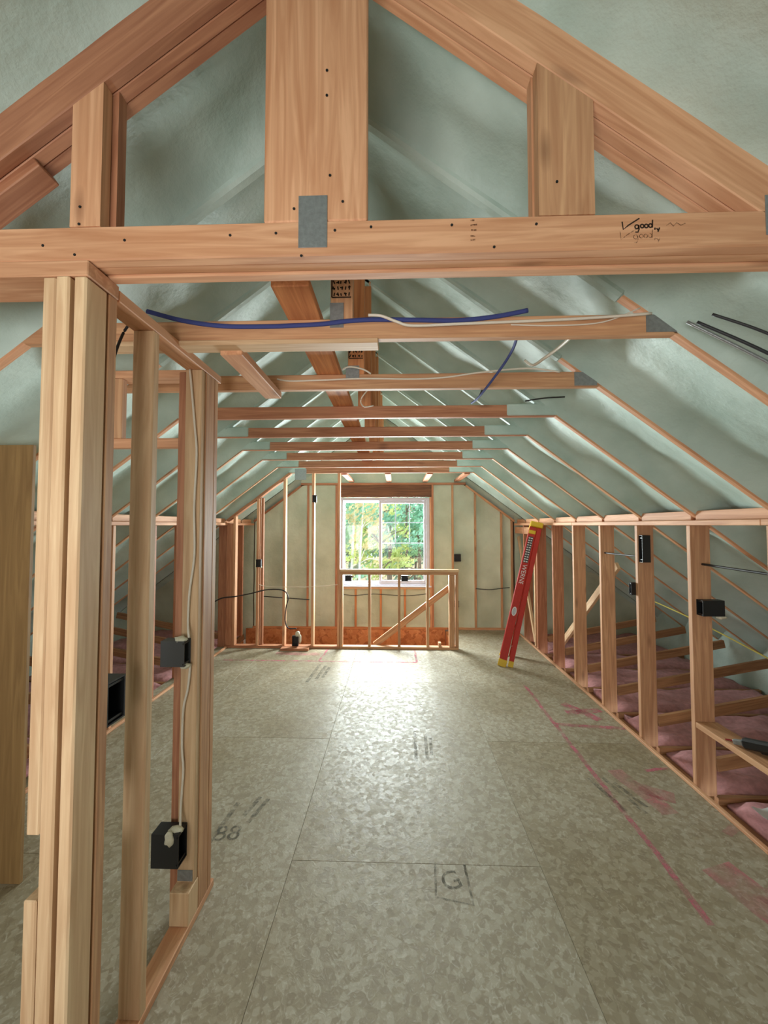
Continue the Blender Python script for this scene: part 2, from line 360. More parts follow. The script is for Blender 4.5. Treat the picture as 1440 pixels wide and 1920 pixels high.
# ---- ceiling: roof deck, spray foam in every rafter bay
ceiling = empty('ceiling', (XC, 2, U0), label='roof slopes filled with pale green spray foam between rafters', cat='ceiling', kind='structure')
for s in (-1, 1):
    p0 = Vector((XC, 0, U0 + .26)); p1 = Vector((XC + s * 5.2, 0, U(5.2) + .26)); off = Vector((0, (YB + YE + .1) / 2, 0))
    board('roof_deck', p0 + off, p1 + off, YE + .1 - YB + .3, 0.04, (0, 1, 0), 'shell', ceiling, 0)
    n = (Vector((s * SL, 0, 1))).normalized()
bays = [(YB, 0.50), (0.54, G0)] + [(G1, TR[0] - .019)] + [(a + .019, b - .019) for a, b in zip(TR, TR[1:])] + [(TR[-1] + .019, 6.49 - .019), (6.49 + .019, YE + .06)]
def foam_bay(y0, y1, s, idx):
    nu, nv = 70, 18
    if y1 - y0 > 1: nv = 30
    far = min(1, max(0, (y0 - 1.0) / 2.2))
    depth = 0.05 + 0.07 * far
    V = []; F = []
    for i in range(nu + 1):
        d = DMAX * i / nu
        for j in range(nv + 1):
            t = j / nv; y = y0 + (y1 - y0) * t; x = XC + s * d
            p = Vector((x * 1.7 + 31 * s, y * 4.2, 3.1)); p2 = Vector((x * 5.2, y * 8.0, 9 + s))
            prof = (math.sin(PI / 2 * t / .68) if t < .68 else math.cos(PI / 2 * (t - .68) / .32) ** .8 if t < 1 else 0.0)
            off = 0.012 + depth * prof * (1 + 0.35 * noise.noise(p)) + 0.012 * noise.noise(p2) * (0.35 + prof) + 0.02 * max(0, noise.noise(Vector((x * .9, y0 * 7, 2)))) * prof
            if idx == 1: off += .14 * t
            if idx == 2: off += .045 * (1 - t)
            V.append((x, y, U(d) + max(0.004, off) * 1.25))
    for i in range(nu):
        for j in range(nv):
            a = i * (nv + 1) + j; q = (a, a + 1, a + nv + 2, a + nv + 1)
            F.append(q if s < 0 else q[::-1])
    o = mesh_obj('foam_panel', V, F, 'foam', ceiling, True)
    return o
for i, (a, b) in enumerate(bays):
    for s in (-1, 1): foam_bay(a, b, s, i)

for s in (-1, 1): bx('eave_board', tuple(sorted((XC + s * 4.52, XC + s * 4.56))), (YB, YE + .1), (-.24, U(4.54) + .3), 'foam', ceiling, 0)
# ---- roof trusses
NTH = ['', 'second', 'third', 'fourth', 'fifth', 'sixth', 'seventh', 'eighth', 'ninth']
def rafter(parent, s, y, mat, d0=0.03, d1=DMAX - .05, up=0.0, thk=0.038, wid=0.14):
    nrm = Vector((s * SL, 0, 1)).normalized() * (wid / 2)
    a = Vector((XC + s * d0, y, U(d0) + up)) + nrm; b = Vector((XC + s * d1, y, U(d1) + up)) + nrm
    return board('rafter', a, b, wid, thk, nrm, mat, parent)
def plate(parent, x0, x1, y, z0, z1, name='nail_plate'):
    o = bx(name, (x0, x1), (y - .0022, y), (z0, z1), 'steel', parent, 0.0005)
    return o
tlab = {1: 'second roof truss from the camera, blue cable along its tie',
        2: 'third roof truss from the camera, thin white cable along its pale tie',
        3: 'fourth roof truss from the camera, reddish tie, knee stud with square black box',
        4: 'fifth roof truss from the camera, reddish tie, knee stud with tall black box',
        5: 'sixth roof truss from the camera, narrow red-brown tie beam',
        6: 'seventh roof truss from the camera, third one from the stair half wall',
        7: 'eighth roof truss from the camera, next to last before the stair half wall',
        8: 'last roof truss, standing right above the stair half wall'}
for i, y in enumerate(TR):
    k = i + 1
    t = empty('roof_truss', (XC, y, 0), label=tlab[k], cat='roof truss', group='attic roof trusses')
    cm = 'tan' if k <= 2 else 'red'
    tx = 1.385 + 0.05
    bx('tie_beam', (XC - tx, XC + tx), (y - .019, y + .019), (TIE, TIE + .089), cm, t)
    if k >= 3:
        for s in (-1, 1):
            da = 1.02 + .06 * random.random() + (.0 if s > 0 else .08)
            bx('foam_overspray', tuple(sorted((XC + s * da, XC + s * 1.43))), (y - .026, y + .026), (TIE + .006, TIE + .096), 'foam', t, .008)
    for s in (-1, 1):
        rafter(t, s, y, 'pink' if k < 4 else 'tan')
        nrm = Vector((s * SL, 0, 1)).normalized() * .069; d1 = 1.2 if k < 3 else 1.33
        o = board('foam_overspray', Vector((XC + s * .04, y, U(.04))) + nrm, Vector((XC + s * d1, y, U(d1))) + nrm, .15, .056, nrm, 'foam', t, .012)
    bx('king_post', (XC - .048, XC + .05), (y - .018, y + .018), (TIE + .0895, U0 - .05), 'rust' if k > 1 else 'tan', t)
    if k == 1:
        plate(t, XC - .09 + .04, XC + .01, y - .019, TIE + .05, TIE + .16)
        plate(t, 1.06, 1.2, y - .019, TIE + .01, TIE + .085)
    if k == 2:
        plate(t, XC - .06, XC + .02, y - .019, TIE + .06, TIE + .14); plate(t, 1.04, 1.17, y - .019, TIE + .005, TIE + .085)
    for s in (-1, 1):      # web running out to the eave behind the knee wall
        x0 = XC + s * (HALF + .145); x1 = XC + s * 4.1
        board('eave_web', (x0, y, 0.16), (x1, y, 0.47), .089, .036, (0, 0, 1), 'web', t)
        bx('eave_joist', tuple(sorted((x0, XC + s * 4.5))), (y - .019, y + .019), (-0.2, -0.06), 'web', t)
    if k in (1, 2):
        # black mill stamp on the king post
        m4 = frame_m4((XC + .0, y - .0186, TIE + .24), (1, 0, 0), (0, 0, 1))
        st = []
        for r in range(4):
            for c in range(5):
                cx = -.034 + .017 * c; cz = -.04 + .027 * r
                st.append([(cx + random.uniform(-.005, .005), cz - .009), (cx + random.uniform(-.005, .005), cz + random.uniform(.003, .01))])
                if (r + c) % 2: st.append([(cx - .006, cz + random.uniform(-.006, .006)), (cx + .006, cz + random.uniform(-.006, .006))])
        st.append([(-.042, -.055), (.042, -.055)]); st.append([(-.042, .06), (.042, .06)]); st.append([(-.042, -.055), (-.042, .06)])
        ribbon('mill_stamp', st, .006, 'ink', t, m4)

# girder truss: three plies
g = empty('girder_truss', (XC, 1.19, 0), label='three-ply girder truss nearest the camera with handwriting on its tie', cat='roof truss')
GZ1 = H + 0.926
ply = [(G0 + .04 * i, G0 + .04 * (i + 1) - .0012) for i in range(3)]
for i, (a, b) in enumerate(ply):
    dz = (0, 0.004, -.003)[i]
    bx('tie_beam', (XC - 1.52, XC + 1.52), (a, b), (TIE + .012 + dz, GZ1 + dz), 'pink', g, 0.004)
    for s in (-1, 1): rafter(g, s, (a + b) / 2, 'pink' if s > 0 else 'red', up=0.035 + (0, .0, .004)[i], thk=b - a, wid=0.15)
bx('king_post', (-0.403, -0.085), (G0 + .001, G0 + .037), (GZ1 + .001, U0 - .04), 'pink', g, .004)
bx('king_post', (-0.395, -0.09), (G0 + .0415, G0 + .077), (GZ1 + .006, U0 - .04), 'pink', g, .004)
def girder_post(x0, x1, y0, y1, mat):
    dd = max(abs(x0 - XC), abs(x1 - XC)); s = 1 if x0 > XC else -1
    zt = [U(abs(x - XC)) + .034 for x in (x0, x1)]
    V = [(x0, y0, GZ1 + .001), (x1, y0, GZ1 + .001), (x1, y1, GZ1 + .001), (x0, y1, GZ1 + .001), (x0, y0, zt[0]), (x1, y0, zt[1]), (x1, y1, zt[1]), (x0, y1, zt[0])]
    c = Vector(((x0 + x1) / 2, (y0 + y1) / 2, GZ1)); V = [Vector(v) - c for v in V]
    return mesh_obj('post', V, [(0, 1, 5, 4), (1, 2, 6, 5), (2, 3, 7, 6), (3, 0, 4, 7), (4, 5, 6, 7), (3, 2, 1, 0)], mat, g, False, Matrix.Translation(c))
girder_post(0.43, 0.595, G0 + .001, G0 + .038, 'tan'); girder_post(0.425, 0.57, G0 + .0415, G0 + .078, 'pink')
girder_post(-1.012, -0.915, G0 + .001, G0 + .038, 'pink'); girder_post(-1.0, -0.895, G0 + .0415, G0 + .078, 'red')
board('scab_block', (XC - .93, 1.21, U(.93) + .012), (XC - 1.17, 1.21, U(1.17) + .012), .078, .034, (0, 1, 0), 'red', g)
plate(g, -0.295, -0.207, G0, H + 0.842, H + 1.004)
plate(g, 1.085, 1.2, G0, H + .85, H + .97)
# the writing: tick + "good," and its faint second copy
def writing(sc, mat, ox, oz, wd):
    def o(cx, cz, r): return [(cx + r * math.cos(a), cz + r * 1.1 * math.sin(a)) for a in [k * PI / 5 for k in range(11)]]
    st = [[(0, .026), (.003, 0), (.02, .014), (.055, .036)]]                       # tick
    st += [o(.046, .008, .006), [(.052, .014), (.053, 0), (.049, -.010), (.041, -.009)]]  # g
    st += [o(.063, .010, .0055), o(.076, .010, .0055), o(.089, .011, .0055), [(.096, .030), (.0945, .004)]]  # o o d
    st += [[(.104, .004), (.102, -.003)]]
    st += [[(.108, .002), (.113, -.004)], [(.118, .004), (.112, -.010)]]
    st = [[(x * sc, z * sc) for x, z in s] for s in st]
    ribbon('handwriting', st, wd, mat, g, frame_m4((ox, G0 - .0008, oz), (1, 0, 0), (0, 0, 1)))
writing(0.92, 'ink', 0.672, H + .876, .0042)
writing(0.98, 'ink_faint', 0.665, H + .845, .0024)
ribbon('handwriting', [[(0, 0), (.012, .008), (.02, -.002), (.03, .008), (.042, 0), (.055, .006)]], .003, 'ink_faint', g, frame_m4((0.80, G0 - .0008, H + .885), (1, 0, 0), (0, 0, 1)))
ribbon('mill_stamp', [[(0, .06), (.012, .06)], [(0, .045), (.02, .047)], [(.002, .03), (.018, .03)], [(0, .012), (.014, .012)], [(0, 0), (.014, .001)]], .005, 'ink_faint', g, frame_m4((.225, G0 - .0008, H + .855), (1, 0, 0), (0, 0, 1)))
# nails driven into the girder
nv = 8
nm = bpy.data.meshes.new('nail_head'); 
_V = [(math.cos(2 * PI * k / nv) * .0042, math.sin(2 * PI * k / nv) * .0042, z) for z in (0, .0016) for k in range(nv)]
_F = [tuple(range(nv, 2 * nv))] + [(k, (k + 1) % nv, nv + (k + 1) % nv, nv + k) for k in range(nv)]
nm.from_pydata(_V, [], _F); nm.materials.append(M['inside'])
def nail(x, z, y=G0):
    o = bpy.data.objects.new('nail_head', nm); place(o, frame_m4((x, y, z), (1, 0, 0), (0, 0, 1)), g)
for px, py in [(45, 432), (210, 425), (420, 420), (510, 418), (625, 415), (695, 410), (560, 464), (930, 455), (1010, 412), (850, 410), (608, 92), (608, 143), (545, 370), (640, 358), (615, 305), (118, 355), (117, 390), (1050, 330), (110, 452)]:
    nail((px - 742) * G0 / 720, H + (985 - py) * G0 / 720)

# ---- long boards laid over or under the ties
o = bx('strongback_plank', (-0.47, -0.325), (1.4, 5.7), (TIE + .0905, TIE + .128), 'rust'); tag(o, 'rust coloured plank lying lengthwise on top of the ties', 'plank')
o = bx('tie_strip', (-1.3, -0.075), (TR[0] - .03, TR[0] + .05), (TIE - .022, TIE - .001), 'cream'); tag(o, 'thin pale strip nailed under the second tie, ending at mid span', 'board')
o = bx('blocking_board', (-0.79, -0.69), (TR[0] + .03, TR[1] + .02), (TIE - .041, TIE - .0015), 'pink'); tag(o, 'short pinkish board bridging the second and third ties', 'board')

# ---- knee walls
def knee_wall(side, s):
    wname = 'wall_right' if s > 0 else 'wall_left'
    w_ = empty(wname, (XC + s * HALF, 3.5, 0), label='%s knee wall of open studs under the roof slope' % side, cat='wall', kind='structure')
    f = XC + s * HALF
    ys = ([1.19] if s > 0 else []) + TR + [6.49]
    X = tuple(sorted((f, f + s * .14)))
    X2 = tuple(sorted((f - s * .012, f + s * .14)))
    X3 = tuple(sorted((f - s * .03, f - s * .001)))
    for i, y in enumerate(ys):
        bx('stud', X, (y - .019, y + .019), (.0005 if s < 0 else -.05, H - .001), 'knee' if y < 4 else ('red' if s < 0 or y > 5 else 'knee'), w_)
    c0 = G1 if s > 0 else G1
    joints = [c0, 2.30, 4.7, YE - .002]
    for a, b in zip(joints, joints[1:]):
        bx('top_plate', X2, (a, b - .002), (H, H + .036), 'pink', w_)
        bx('bottom_plate', X3, (a, b - .002 if b < 6 else 5.83 if s < 0 else b - .002), (0.0005, .024), 'knee' if s > 0 else 'pink', w_)
    yy = TR + [6.49, YE]
    for a, b in zip(yy, yy[1:]):
        bx('blocking', tuple(sorted((f + s * .04, f + s * .078))), (a + .021, b - .021), (H + .037, H + .105), 'pink', w_)
    bx('floor_ledger', tuple(sorted((f + s * .15, f + s * .19))), (G1, YE - .01), (-.19, -.11), 'web', w_)
    return w_
wr = knee_wall('right', 1); wl = knee_wall('left', -1)
bx('ledger', (XR + .001, XR + .03), (TR[-1] + .25, YE - .01), (H - .14, H - .03), 'pink', wr)
board('brace', (XR + .05, 6.12, .05), (XR + .05, 6.9, H - .2), .06, .036, (0, 1, 0), 'cream', wr)
bx('stud', (XR, XR + .14), (5.99, 6.028), (-.05, H - .001), 'cream', wr)
bx('stud', (XL - .14, XL), (6.2, 6.238), (.0385, H - .1), 'red', wl)

# loose braces behind the right studs
o = board('loose_brace', (2.38, 5.72, 0.10), (2.46, 4.35, 1.42), .089, .038, (0, 1, 0), 'cream')
tag(o, 'pale diagonal brace behind the right knee wall studs', 'board')

# ---- partition (near left)
PT = TIE - .001; XP = -0.945
wp = empty('wall_partition', (XP, 1.6, 0), label='open stud partition standing at the left foreground', cat='wall', kind='structure')
PB = PT - .04                     # underside of the plate
bx('top_plate', (XP - .089, XP), (G1 + .012, 2.03), (PB, PT), 'pink', wp)
bx('top_plate', (XP - .8, XP), (G0 - .005, G1 + .01), (PB + .002, PT + .011), 'pink', wp)
bx('bottom_plate', (XP - .089, XP), (1.215, 2.03), (.0005, .038), 'pink', wp)
bx('bottom_plate', (XP - .16, XP), (1.10, 1.213), (.0005, .038), 'cream', wp)
# corner group
bx('stud', (-.986, XP - .002), (1.122, 1.211), (.0385, PB - .001), 'cream', wp, .005)
bx('stud', (-1.04, -.997), (1.118, 1.207), (.0385, PB - .001), 'cream', wp, .005)
bx('stud', (-1.086, -1.046), (1.125, 1.21), (.955, PB - .001), 'cream', wp, .004)
bx('stud', (-1.088, -1.048), (1.125, 1.21), (.0385, .77), 'cream', wp, .004)
bx('stud', (XP - .089, XP), (1.216, 1.2535), (.0385, PB - .001), 'tan', wp)
bx('stud', (XP - .084, XP), (1.45, 1.488), (.0385, PB - .001), 'cream', wp, .004)
bx('stud', (XP - .084, XP - .004), (1.83, 1.868), (.19, PB - .001), 'cream', wp)
bx('stud', (XP - .038, XP), (1.8695, 1.957), (.0385, PB - .001), 'tan', wp)
bx('stud', (XP - .089, XP), (1.9585, 1.996), (.0385, PB - .001), 'tan', wp)
bx('stud', (XP - .135, XP - .097), (1.86, 1.95), (.0385, PB - .001), 'red', wp)
bx('block', (XP - .089, XP), (1.78, 1.868), (.0395, .188), 'cream', wp)
plate(wp, XP - .08, XP - .008, 1.829, .2, .25)
# closet return with header
bx('header', (-1.75, XP - .14), (1.93, 1.968), (H + .40, H + .45), 'pink', wp)
bx('cripple_stud', (-1.475, -1.42), (1.93, 1.968), (H + .4505, PB - .001), 'tan', wp)
bx('top_plate', (-1.75, XP - .0905), (1.93, 2.02), (PB, PT), 'pink', wp)

# ---- stair side wall (left of the half wall) and the half wall
ws = empty('wall_stair', (-1.0, 5.9, 0), label='open stud wall and low half wall around the stair opening', cat='wall', kind='structure')
y0, y1 = 5.84, 5.93
def su(x): return U(abs(x - XC)) - .045
for x in (-2.48, -2.115, -1.707, -1.266, -0.87):
    zt = min(su(x), TIE - .002)
    bx('stud', (x - .019, x + .019), (y0, y1), (.0385, zt), 'pink', ws)
bx('stud', (-2.6, -2.5), (y0 + .0, y1 - .001), (.0385, su(-2.6) - .02), 'red', ws)
bx('stud', (-2.08, -2.045), (y0 + .05, y1), (.0385, su(-2.1)), 'red', ws)
p = []
for x in (-2.60, -1.62): p.append(Vector((x, (y0 + y1) / 2, su(x) + .018)))
board('sloped_plate', p[0], p[1], .089, .034, (0, 1, 0), 'red', ws)
bx('bottom_plate', (-2.62, -0.85), (y0 - .002, y1 + .002), (.0005, .038), 'red', ws)
bx('bottom_plate', (-0.848, 0.94), (y0 - .002, y1 + .002), (.0005, .038), 'tan', ws)
HT = 1.195
bx('cap_plate', (-0.885 + .038, 0.95), (y0 - .006, y1 + .006), (HT - .038, HT), 'cream', ws)
bx('cap_plate', (-0.848, 0.94), (y0, y1), (HT - .078, HT - .0385), 'tan', ws)
for x in (-.825, -.4, .05, .48): bx('stud', (x - .019, x + .019), (y0, y1), (.0385, HT - .0785), 'tan', ws)
for x in (.822, .862, .9215): bx('stud', (x - .0195, x + .0195), (y0, y1), (.0385, HT - .0785), 'tan', ws)
bx('stud', (.64, .68), (y0, y1), (.0385, .1), 'tan', ws)
o = board('stair_brace', (-0.33, 5.99, 0.02), (0.86, 5.99, 0.93), .089, .038, (0, 0, 1), 'tan'); tag(o, 'diagonal board leaning behind the half wall studs', 'board')

# ---- gable end wall with the window
we = empty('wall_end', (XC, YE, 0), label='gable end wall with foam filled stud bays', cat='wall', kind='structure')
WX0, WX1, WZ0, WZ1 = -1.015, 0.61, 0.755, 2.368
PZ = 2.60
def rl(x): return U(abs(x - XC)) - .04
end_st = [-2.42, -2.01, -1.6, -1.08, 0.665, 1.025, 1.43, 1.895, 2.08]
for x in end_st:
    bx('stud', (x - .019, x + .019), (YE, YE + .089), (.0385, min(PZ - .001, rl(x) - .01)), 'red' if x < 0.7 else 'tan', we)
bx('stud', (-1.06 + .0005, -1.021), (YE, YE + .089), (.0385, WZ1 + .01), 'red', we); bx('stud', (.616, .6455), (YE, YE + .089), (.0385, WZ1 + .01), 'pink', we)
bx('top_plate', (XC - 1.5, XC + 1.5), (YE - .002, YE + .09), (PZ, PZ + .04), 'red', we)
bx('header', (-1.06, .645), (YE - .004, YE + .088), (WZ1 + .012, PZ - .001), 'brown', we)
bx('bottom_plate', (-2.6, .925), (YE, YE + .089), (.0005, .038), 'rust', we); bx('bottom_plate', (.93, XR), (YE, YE + .089), (.0005, .038), 'tan', we)
for x in (-.725, -.27, .165): bx('cripple_stud', (x - .019, x + .019), (YE, YE + .089), (.0385, WZ0 - .04), 'rust', we)
bx('rough_sill', (-1.02, .615), (YE - .002, YE + .09), (WZ0 - .039, WZ0 - .002), 'cream', we)
for s in (-1, 1):
    a = XC + s * 1.5; b = XC + s * (HALF - .0)
    board('sloped_plate', (a, YE + .045, rl(a) + .018), (b, YE + .045, rl(b) + .018), .089, .036, (0, 1, 0), 'red' if s < 0 else 'pink', we)
    for k, (ya, yb) in enumerate(((6.05, 6.93),)):
        pass
bx('rim_board', (-2.72, WELLX - .05), (YE - .006, YE + .02), (-.32, -.002), 'osb', we)
bx('stair_wall_board', (-2.74, WELLX), (YE + .022, YE + .04), (-1.6, -.3), 'osb', we)
for x in (-.80, -.12, .53, 1.10):
    bx('block', (x - .045, x + .045), (TR[-1] + .025, YE - .006), (TIE - .02, TIE + .018), 'red', we)
def wall_foam(x0, x1, z0, zt):
    nu, nv = 8, 26; V = []; F = []
    for i in range(nu + 1):
        x = x0 + (x1 - x0) * i / nu; top = zt(x)
        for j in range(nv + 1):
            z = z0 + (top - z0) * j / nv
            prof = (math.sin(PI * i / nu) * math.sin(PI * min(1, max(0, j / nv))) ** .4) if True else 1
            y = YE + .02 + .035 * prof ** .7 + .02 * noise.noise(Vector((x * 4, z * 3, 5))) + .008 * noise.noise(Vector((x * 11, z * 9, 1)))
            V.append((x, max(YE + .006, y), z))
    for i in range(nu):
        for j in range(nv):
            a = i * (nv + 1) + j; F.append((a, a + nv + 1, a + nv + 2, a + 1))
    mesh_obj('foam_panel', V, F, 'foam_wall', we, True)
zfun = lambda x: min(PZ - .003, rl(x))
eb = [XL - .0] + end_st + [XR]
for a, b in zip(eb, eb[1:]):
    if a == -1.08: continue
    if b - a > .08: wall_foam(a + .019, b - .019, .038, zfun)
for a, b in zip([-1.02, -.725, -.27, .165], [-.725, -.27, .165, .615]): wall_foam(a + (.019 if a > -1 else 0), b - (.019 if b < .6 else 0), .038, lambda x: WZ0 - .04)
# gable foam above the plate
wall_foam(XC - 1.5, XC, PZ + .04, lambda x: max(PZ + .06, U(abs(x - XC)) + .12)); wall_foam(XC, XC + 1.5, PZ + .04, lambda x: max(PZ + .06, U(abs(x - XC)) + .12))
# beyond the knee walls
wall_foam(XL - 2.4, XL, -.2, lambda x: max(-.15, U(abs(x - XC)) + .1)); wall_foam(XR, XR + 2.4, -.2, lambda x: max(-.15, U(abs(x - XC)) + .1))
# sheathing outside (pieces around the window)
SY = (YE + .095, YE + .115)
bx('sheathing', (-5.4, WX0 - .03), SY, (-.4, 4.2), 'shell', we, 0); bx('sheathing', (WX1 + .03, 5.0), SY, (-.4, 4.2), 'shell', we, 0)
bx('sheathing', (WX0 - .03, WX1 + .03), SY, (WZ1 + .03, 4.2), 'shell', we, 0); bx('sheathing', (WX0 - .03, WX1 + .03), SY, (-.4, WZ0 - .03), 'shell', we, 0)

# window: horizontal slider, left lite clear, right sash with a grid in its upper half
win = empty('window_1', ((WX0 + WX1) / 2, YE + .05, WZ0), label='white vinyl sliding window looking out on trees', cat='window', kind='structure')
fy = (YE + .02, YE + .11)
bx('window_frame', (WX0, WX0 + .055), fy, (WZ0, WZ1), 'vinyl', win); bx('window_frame', (WX1 - .055, WX1), fy, (WZ0, WZ1), 'vinyl', win)
bx('window_frame', (WX0 + .055, WX1 - .055), fy, (WZ1 - .055, WZ1), 'vinyl', win); bx('window_frame', (WX0 + .055, WX1 - .055), fy, (WZ0, WZ0 + .055), 'vinyl', win)
XM = -0.275
def sash(x0, x1, ya, yb, wd, name):
    z0, z1 = WZ0 + .056, WZ1 - .056
    s_ = bx(name, (x0, x0 + wd), (ya, yb), (z0, z1), 'vinyl', win); bx(name, (x1 - wd, x1), (ya, yb), (z0, z1), 'vinyl', win)
    bx(name, (x0 + wd, x1 - wd), (ya, yb), (z1 - wd, z1), 'vinyl', win); bx(name, (x0 + wd, x1 - wd), (ya, yb), (z0, z0 + wd * 1.3), 'vinyl', win)
    bx('pane', (x0 + wd, x1 - wd), ((ya + yb) / 2 - .002, (ya + yb) / 2 + .002), (z0 + wd * 1.3, z1 - wd), 'glass', s_, 0)
    return s_
sash(WX0 + .056, XM + .02, YE + .075, YE + .1, .03, 'fixed_sash'); sl_ = sash(XM - .03, WX1 - .056, YE + .035, YE + .07, .045, 'sliding_sash')
gx0, gx1, gz1 = XM + .015, WX1 - .101, WZ1 - .101
gzm = H - .325
for fx in (1 / 3, 2 / 3):
    x = gx0 + (gx1 - gx0) * fx; bx('muntin', (x - .009, x + .009), (YE + .055, YE + .064), (gzm, gz1), 'vinyl', sl_, .001)
for z in (gzm, H + .05): bx('muntin', (gx0, gx1), (YE + .0565, YE + .0625), (z - .008, z + .008), 'vinyl', sl_, .001)
bx('window_stool', (WX0 - .03, WX1 + .03), (YE - .03, YE + .019), (WZ0 - .0015, WZ0 + .02), 'vinyl', win)

# ---- rear gable (behind the camera) with its opening
wb = empty('wall_back', (XC, YB, 0), label='rear gable wall behind the camera with a wide opening', cat='wall', kind='structure')
RX0, RX1, RZ0, RZ1 = -2.0, 0.0, .8, 2.0
SB = (YB - .12, YB - .02)
bx('sheathing', (-5.4, RX0), SB, (-.4, 4.2), 'shell', wb, 0); bx('sheathing', (RX1, 5.0), SB, (-.4, 4.2), 'shell', wb, 0)
bx('sheathing', (RX0, RX1), SB, (RZ1, 4.2), 'shell', wb, 0); bx('sheathing', (RX0, RX1), SB, (-.4, RZ0), 'shell', wb, 0)

# ------------------------------------------------------------------ things
# pink insulation batts between the eave joists
def batt(x0, x1, y0, y1, label):
    nu, nv = 16, 8; V = []; F = []
    c = Vector(((x0 + x1) / 2, (y0 + y1) / 2, -.19))
    for i in range(nu + 1):
        for j in range(nv + 1):
            x = x0 + (x1 - x0) * i / nu; y = y0 + (y1 - y0) * j / nv
            e = min(i, nu - i, j, nv - j)
            z = -.06 + .05 * noise.noise(Vector((x * 4, y * 5, 3))) + .02 * noise.noise(Vector((x * 13, y * 13, 1))) + (.03 if e > 0 else -.02)
            V.append(Vector((x, y, z)) - c)
    n0 = len(V)
    for i in range(nu):
        for j in range(nv):
            a = i * (nv + 1) + j; F.append((a, a + nv + 1, a + nv + 2, a + 1))
    ring = [i * (nv + 1) for i in range(nu + 1)] + [nu * (nv + 1) + j for j in range(1, nv + 1)] + [i * (nv + 1) + nv for i in range(nu - 1, -1, -1)] + [j for j in range(nv - 1, 0, -1)]
    for q in ring: V.append(Vector((V[q].x, V[q].y, 0.002)))
    for k in range(len(ring)):
        k2 = (k + 1) % len(ring); F.append((ring[k], n0 + k, n0 + k2, ring[k2]))
    F.append(tuple(range(n0, n0 + len(ring))))
    o = mesh_obj('insulation_batt', V, F, 'pinkwool', None, True, Matrix.Translation(c))
    tag(o, label, 'insulation', 'pink insulation batts between the eave joists')
ye = [G1] + TR + [6.49, YE]
ordn = ['nearest', 'second nearest', 'third nearest', 'fourth nearest', 'fifth nearest', 'sixth nearest', 'seventh nearest', 'eighth nearest', 'ninth nearest', 'farthest']
for i, (a, b) in enumerate(zip(ye, ye[1:])):
    batt(XR + .2, XC + 4.45, a + .025, b - .025, 'pink insulation batt behind the right knee wall, %s to the camera' % ordn[i])
    if i >= 1: batt(XC - 4.45, XL - .2, a + .025, b - .025, 'pink insulation batt behind the left knee wall, %s to the camera' % ordn[i - 1])

# electrical boxes
def ebox(loc, wx, wy, wz, face, label, mat='black', foam=None, group='electrical boxes on the framing'):
    """a plastic box; its open side looks along face (unit axis)"""
    t = empty('electrical_box', (loc[0], loc[1], loc[2] - wz / 2), label=label, cat='electrical box', group=group)
    f = Vector(face); bm = bmesh.new(); bmesh.ops.create_cube(bm, size=1); bmesh.ops.scale(bm, vec=(wx, wy, wz), verts=bm.verts)
    bm.faces.ensure_lookup_table()
    fc = max(bm.faces, key=lambda q: q.normal.dot(f))
    r = bmesh.ops.inset_region(bm, faces=[fc], thickness=min(wx, wy, wz) * .09 if min(wx, wy, wz) > .02 else .003)
    e = bmesh.ops.extrude_face_region(bm, geom=[fc]); vs = [v for v in e['geom'] if isinstance(v, bmesh.types.BMVert)]
    dep = abs(Vector((wx, wy, wz)).dot(f)) * .75
    bmesh.ops.translate(bm, vec=-f * dep, verts=vs)
    if fc.is_valid: bm.faces.remove(fc)
    me = bpy.data.meshes.new('shell'); bm.to_mesh(me); bm.free(); me.materials.append(M[mat])
    o = bpy.data.objects.new('box_shell', me); place(o, Matrix.Translation(loc), t)
    # mounting ears
    a = Vector((0, 0, wz / 2)); 
    for s in (-1, 1):
        e0 = Vector(loc) + s * a * .8 + f * (abs(Vector((wx, wy, wz)).dot(f)) / 2 - .006)
        other = Vector((0, 1, 0)) if abs(f.x) > .5 else Vector((1, 0, 0))
        board('mounting_ear', e0 - other * (abs(Vector((wx, wy, wz)).dot(other)) / 2 + .006), e0 + other * (abs(Vector((wx, wy, wz)).dot(other)) / 2 + .006), .008, .004, (0, 0, 1), mat, t, .0005)
    if foam:
        for k, (dx, dy, dz, r) in enumerate(foam): blob('sealant', Vector(loc) + Vector((dx, dy, dz)), r, 'putty', t, k)
    return t
def blob(name, c, r, mat, parent, seed=0):
    bm = bmesh.new(); bmesh.ops.create_icosphere(bm, subdivisions=2, radius=1)
    for v in bm.verts:
        k = 1 + .45 * noise.noise(v.co * 1.9 + Vector((seed * 3.1, c[0] * 7, c[2] * 5))); v.co *= k
        v.co = Vector((v.co.x * r[0], v.co.y * r[1], v.co.z * r[2]))
    me = bpy.data.meshes.new(name); bm.to_mesh(me); bm.free(); me.materials.append(M[mat])
    me.polygons.foreach_set('use_smooth', [True] * len(me.polygons))
    o = bpy.data.objects.new(name, me); return place(o, Matrix.Translation(c), parent)
ebox((-1.036, 1.80, 1.268), .112, .058, .118, (1, 0, 0), 'dark grey electrical box at chest height on the partition post', 'grey_box', [(.03, -.01, .062, (.03, .02, .016)), (.045, 0, -.062, (.025, .02, .014))])
ebox((-1.045, 1.792, .392), .125, .075, .15, (1, 0, 0), 'black electrical box near the floor on the partition post', 'black', [(.02, -.036, .055, (.022, .012, .035)), (.035, -.01, .078, (.03, .02, .014))])
ebox((XP - .046, 1.297, 1.272), .085, .085, .145, (1, 0, 0), 'black open electrical box between the first two partition studs')
ebox((2.235, 2.82, 1.28), .15, .06, .11, (-1, 0, 0), 'square black electrical box on the nearest full right stud', 'black', [(.06, -.01, -.065, (.035, .02, .016))])
ebox((2.175, 3.435, 1.66), .07, .05, .235, (-1, 0, 0), 'tall black electrical box high on the second right stud')
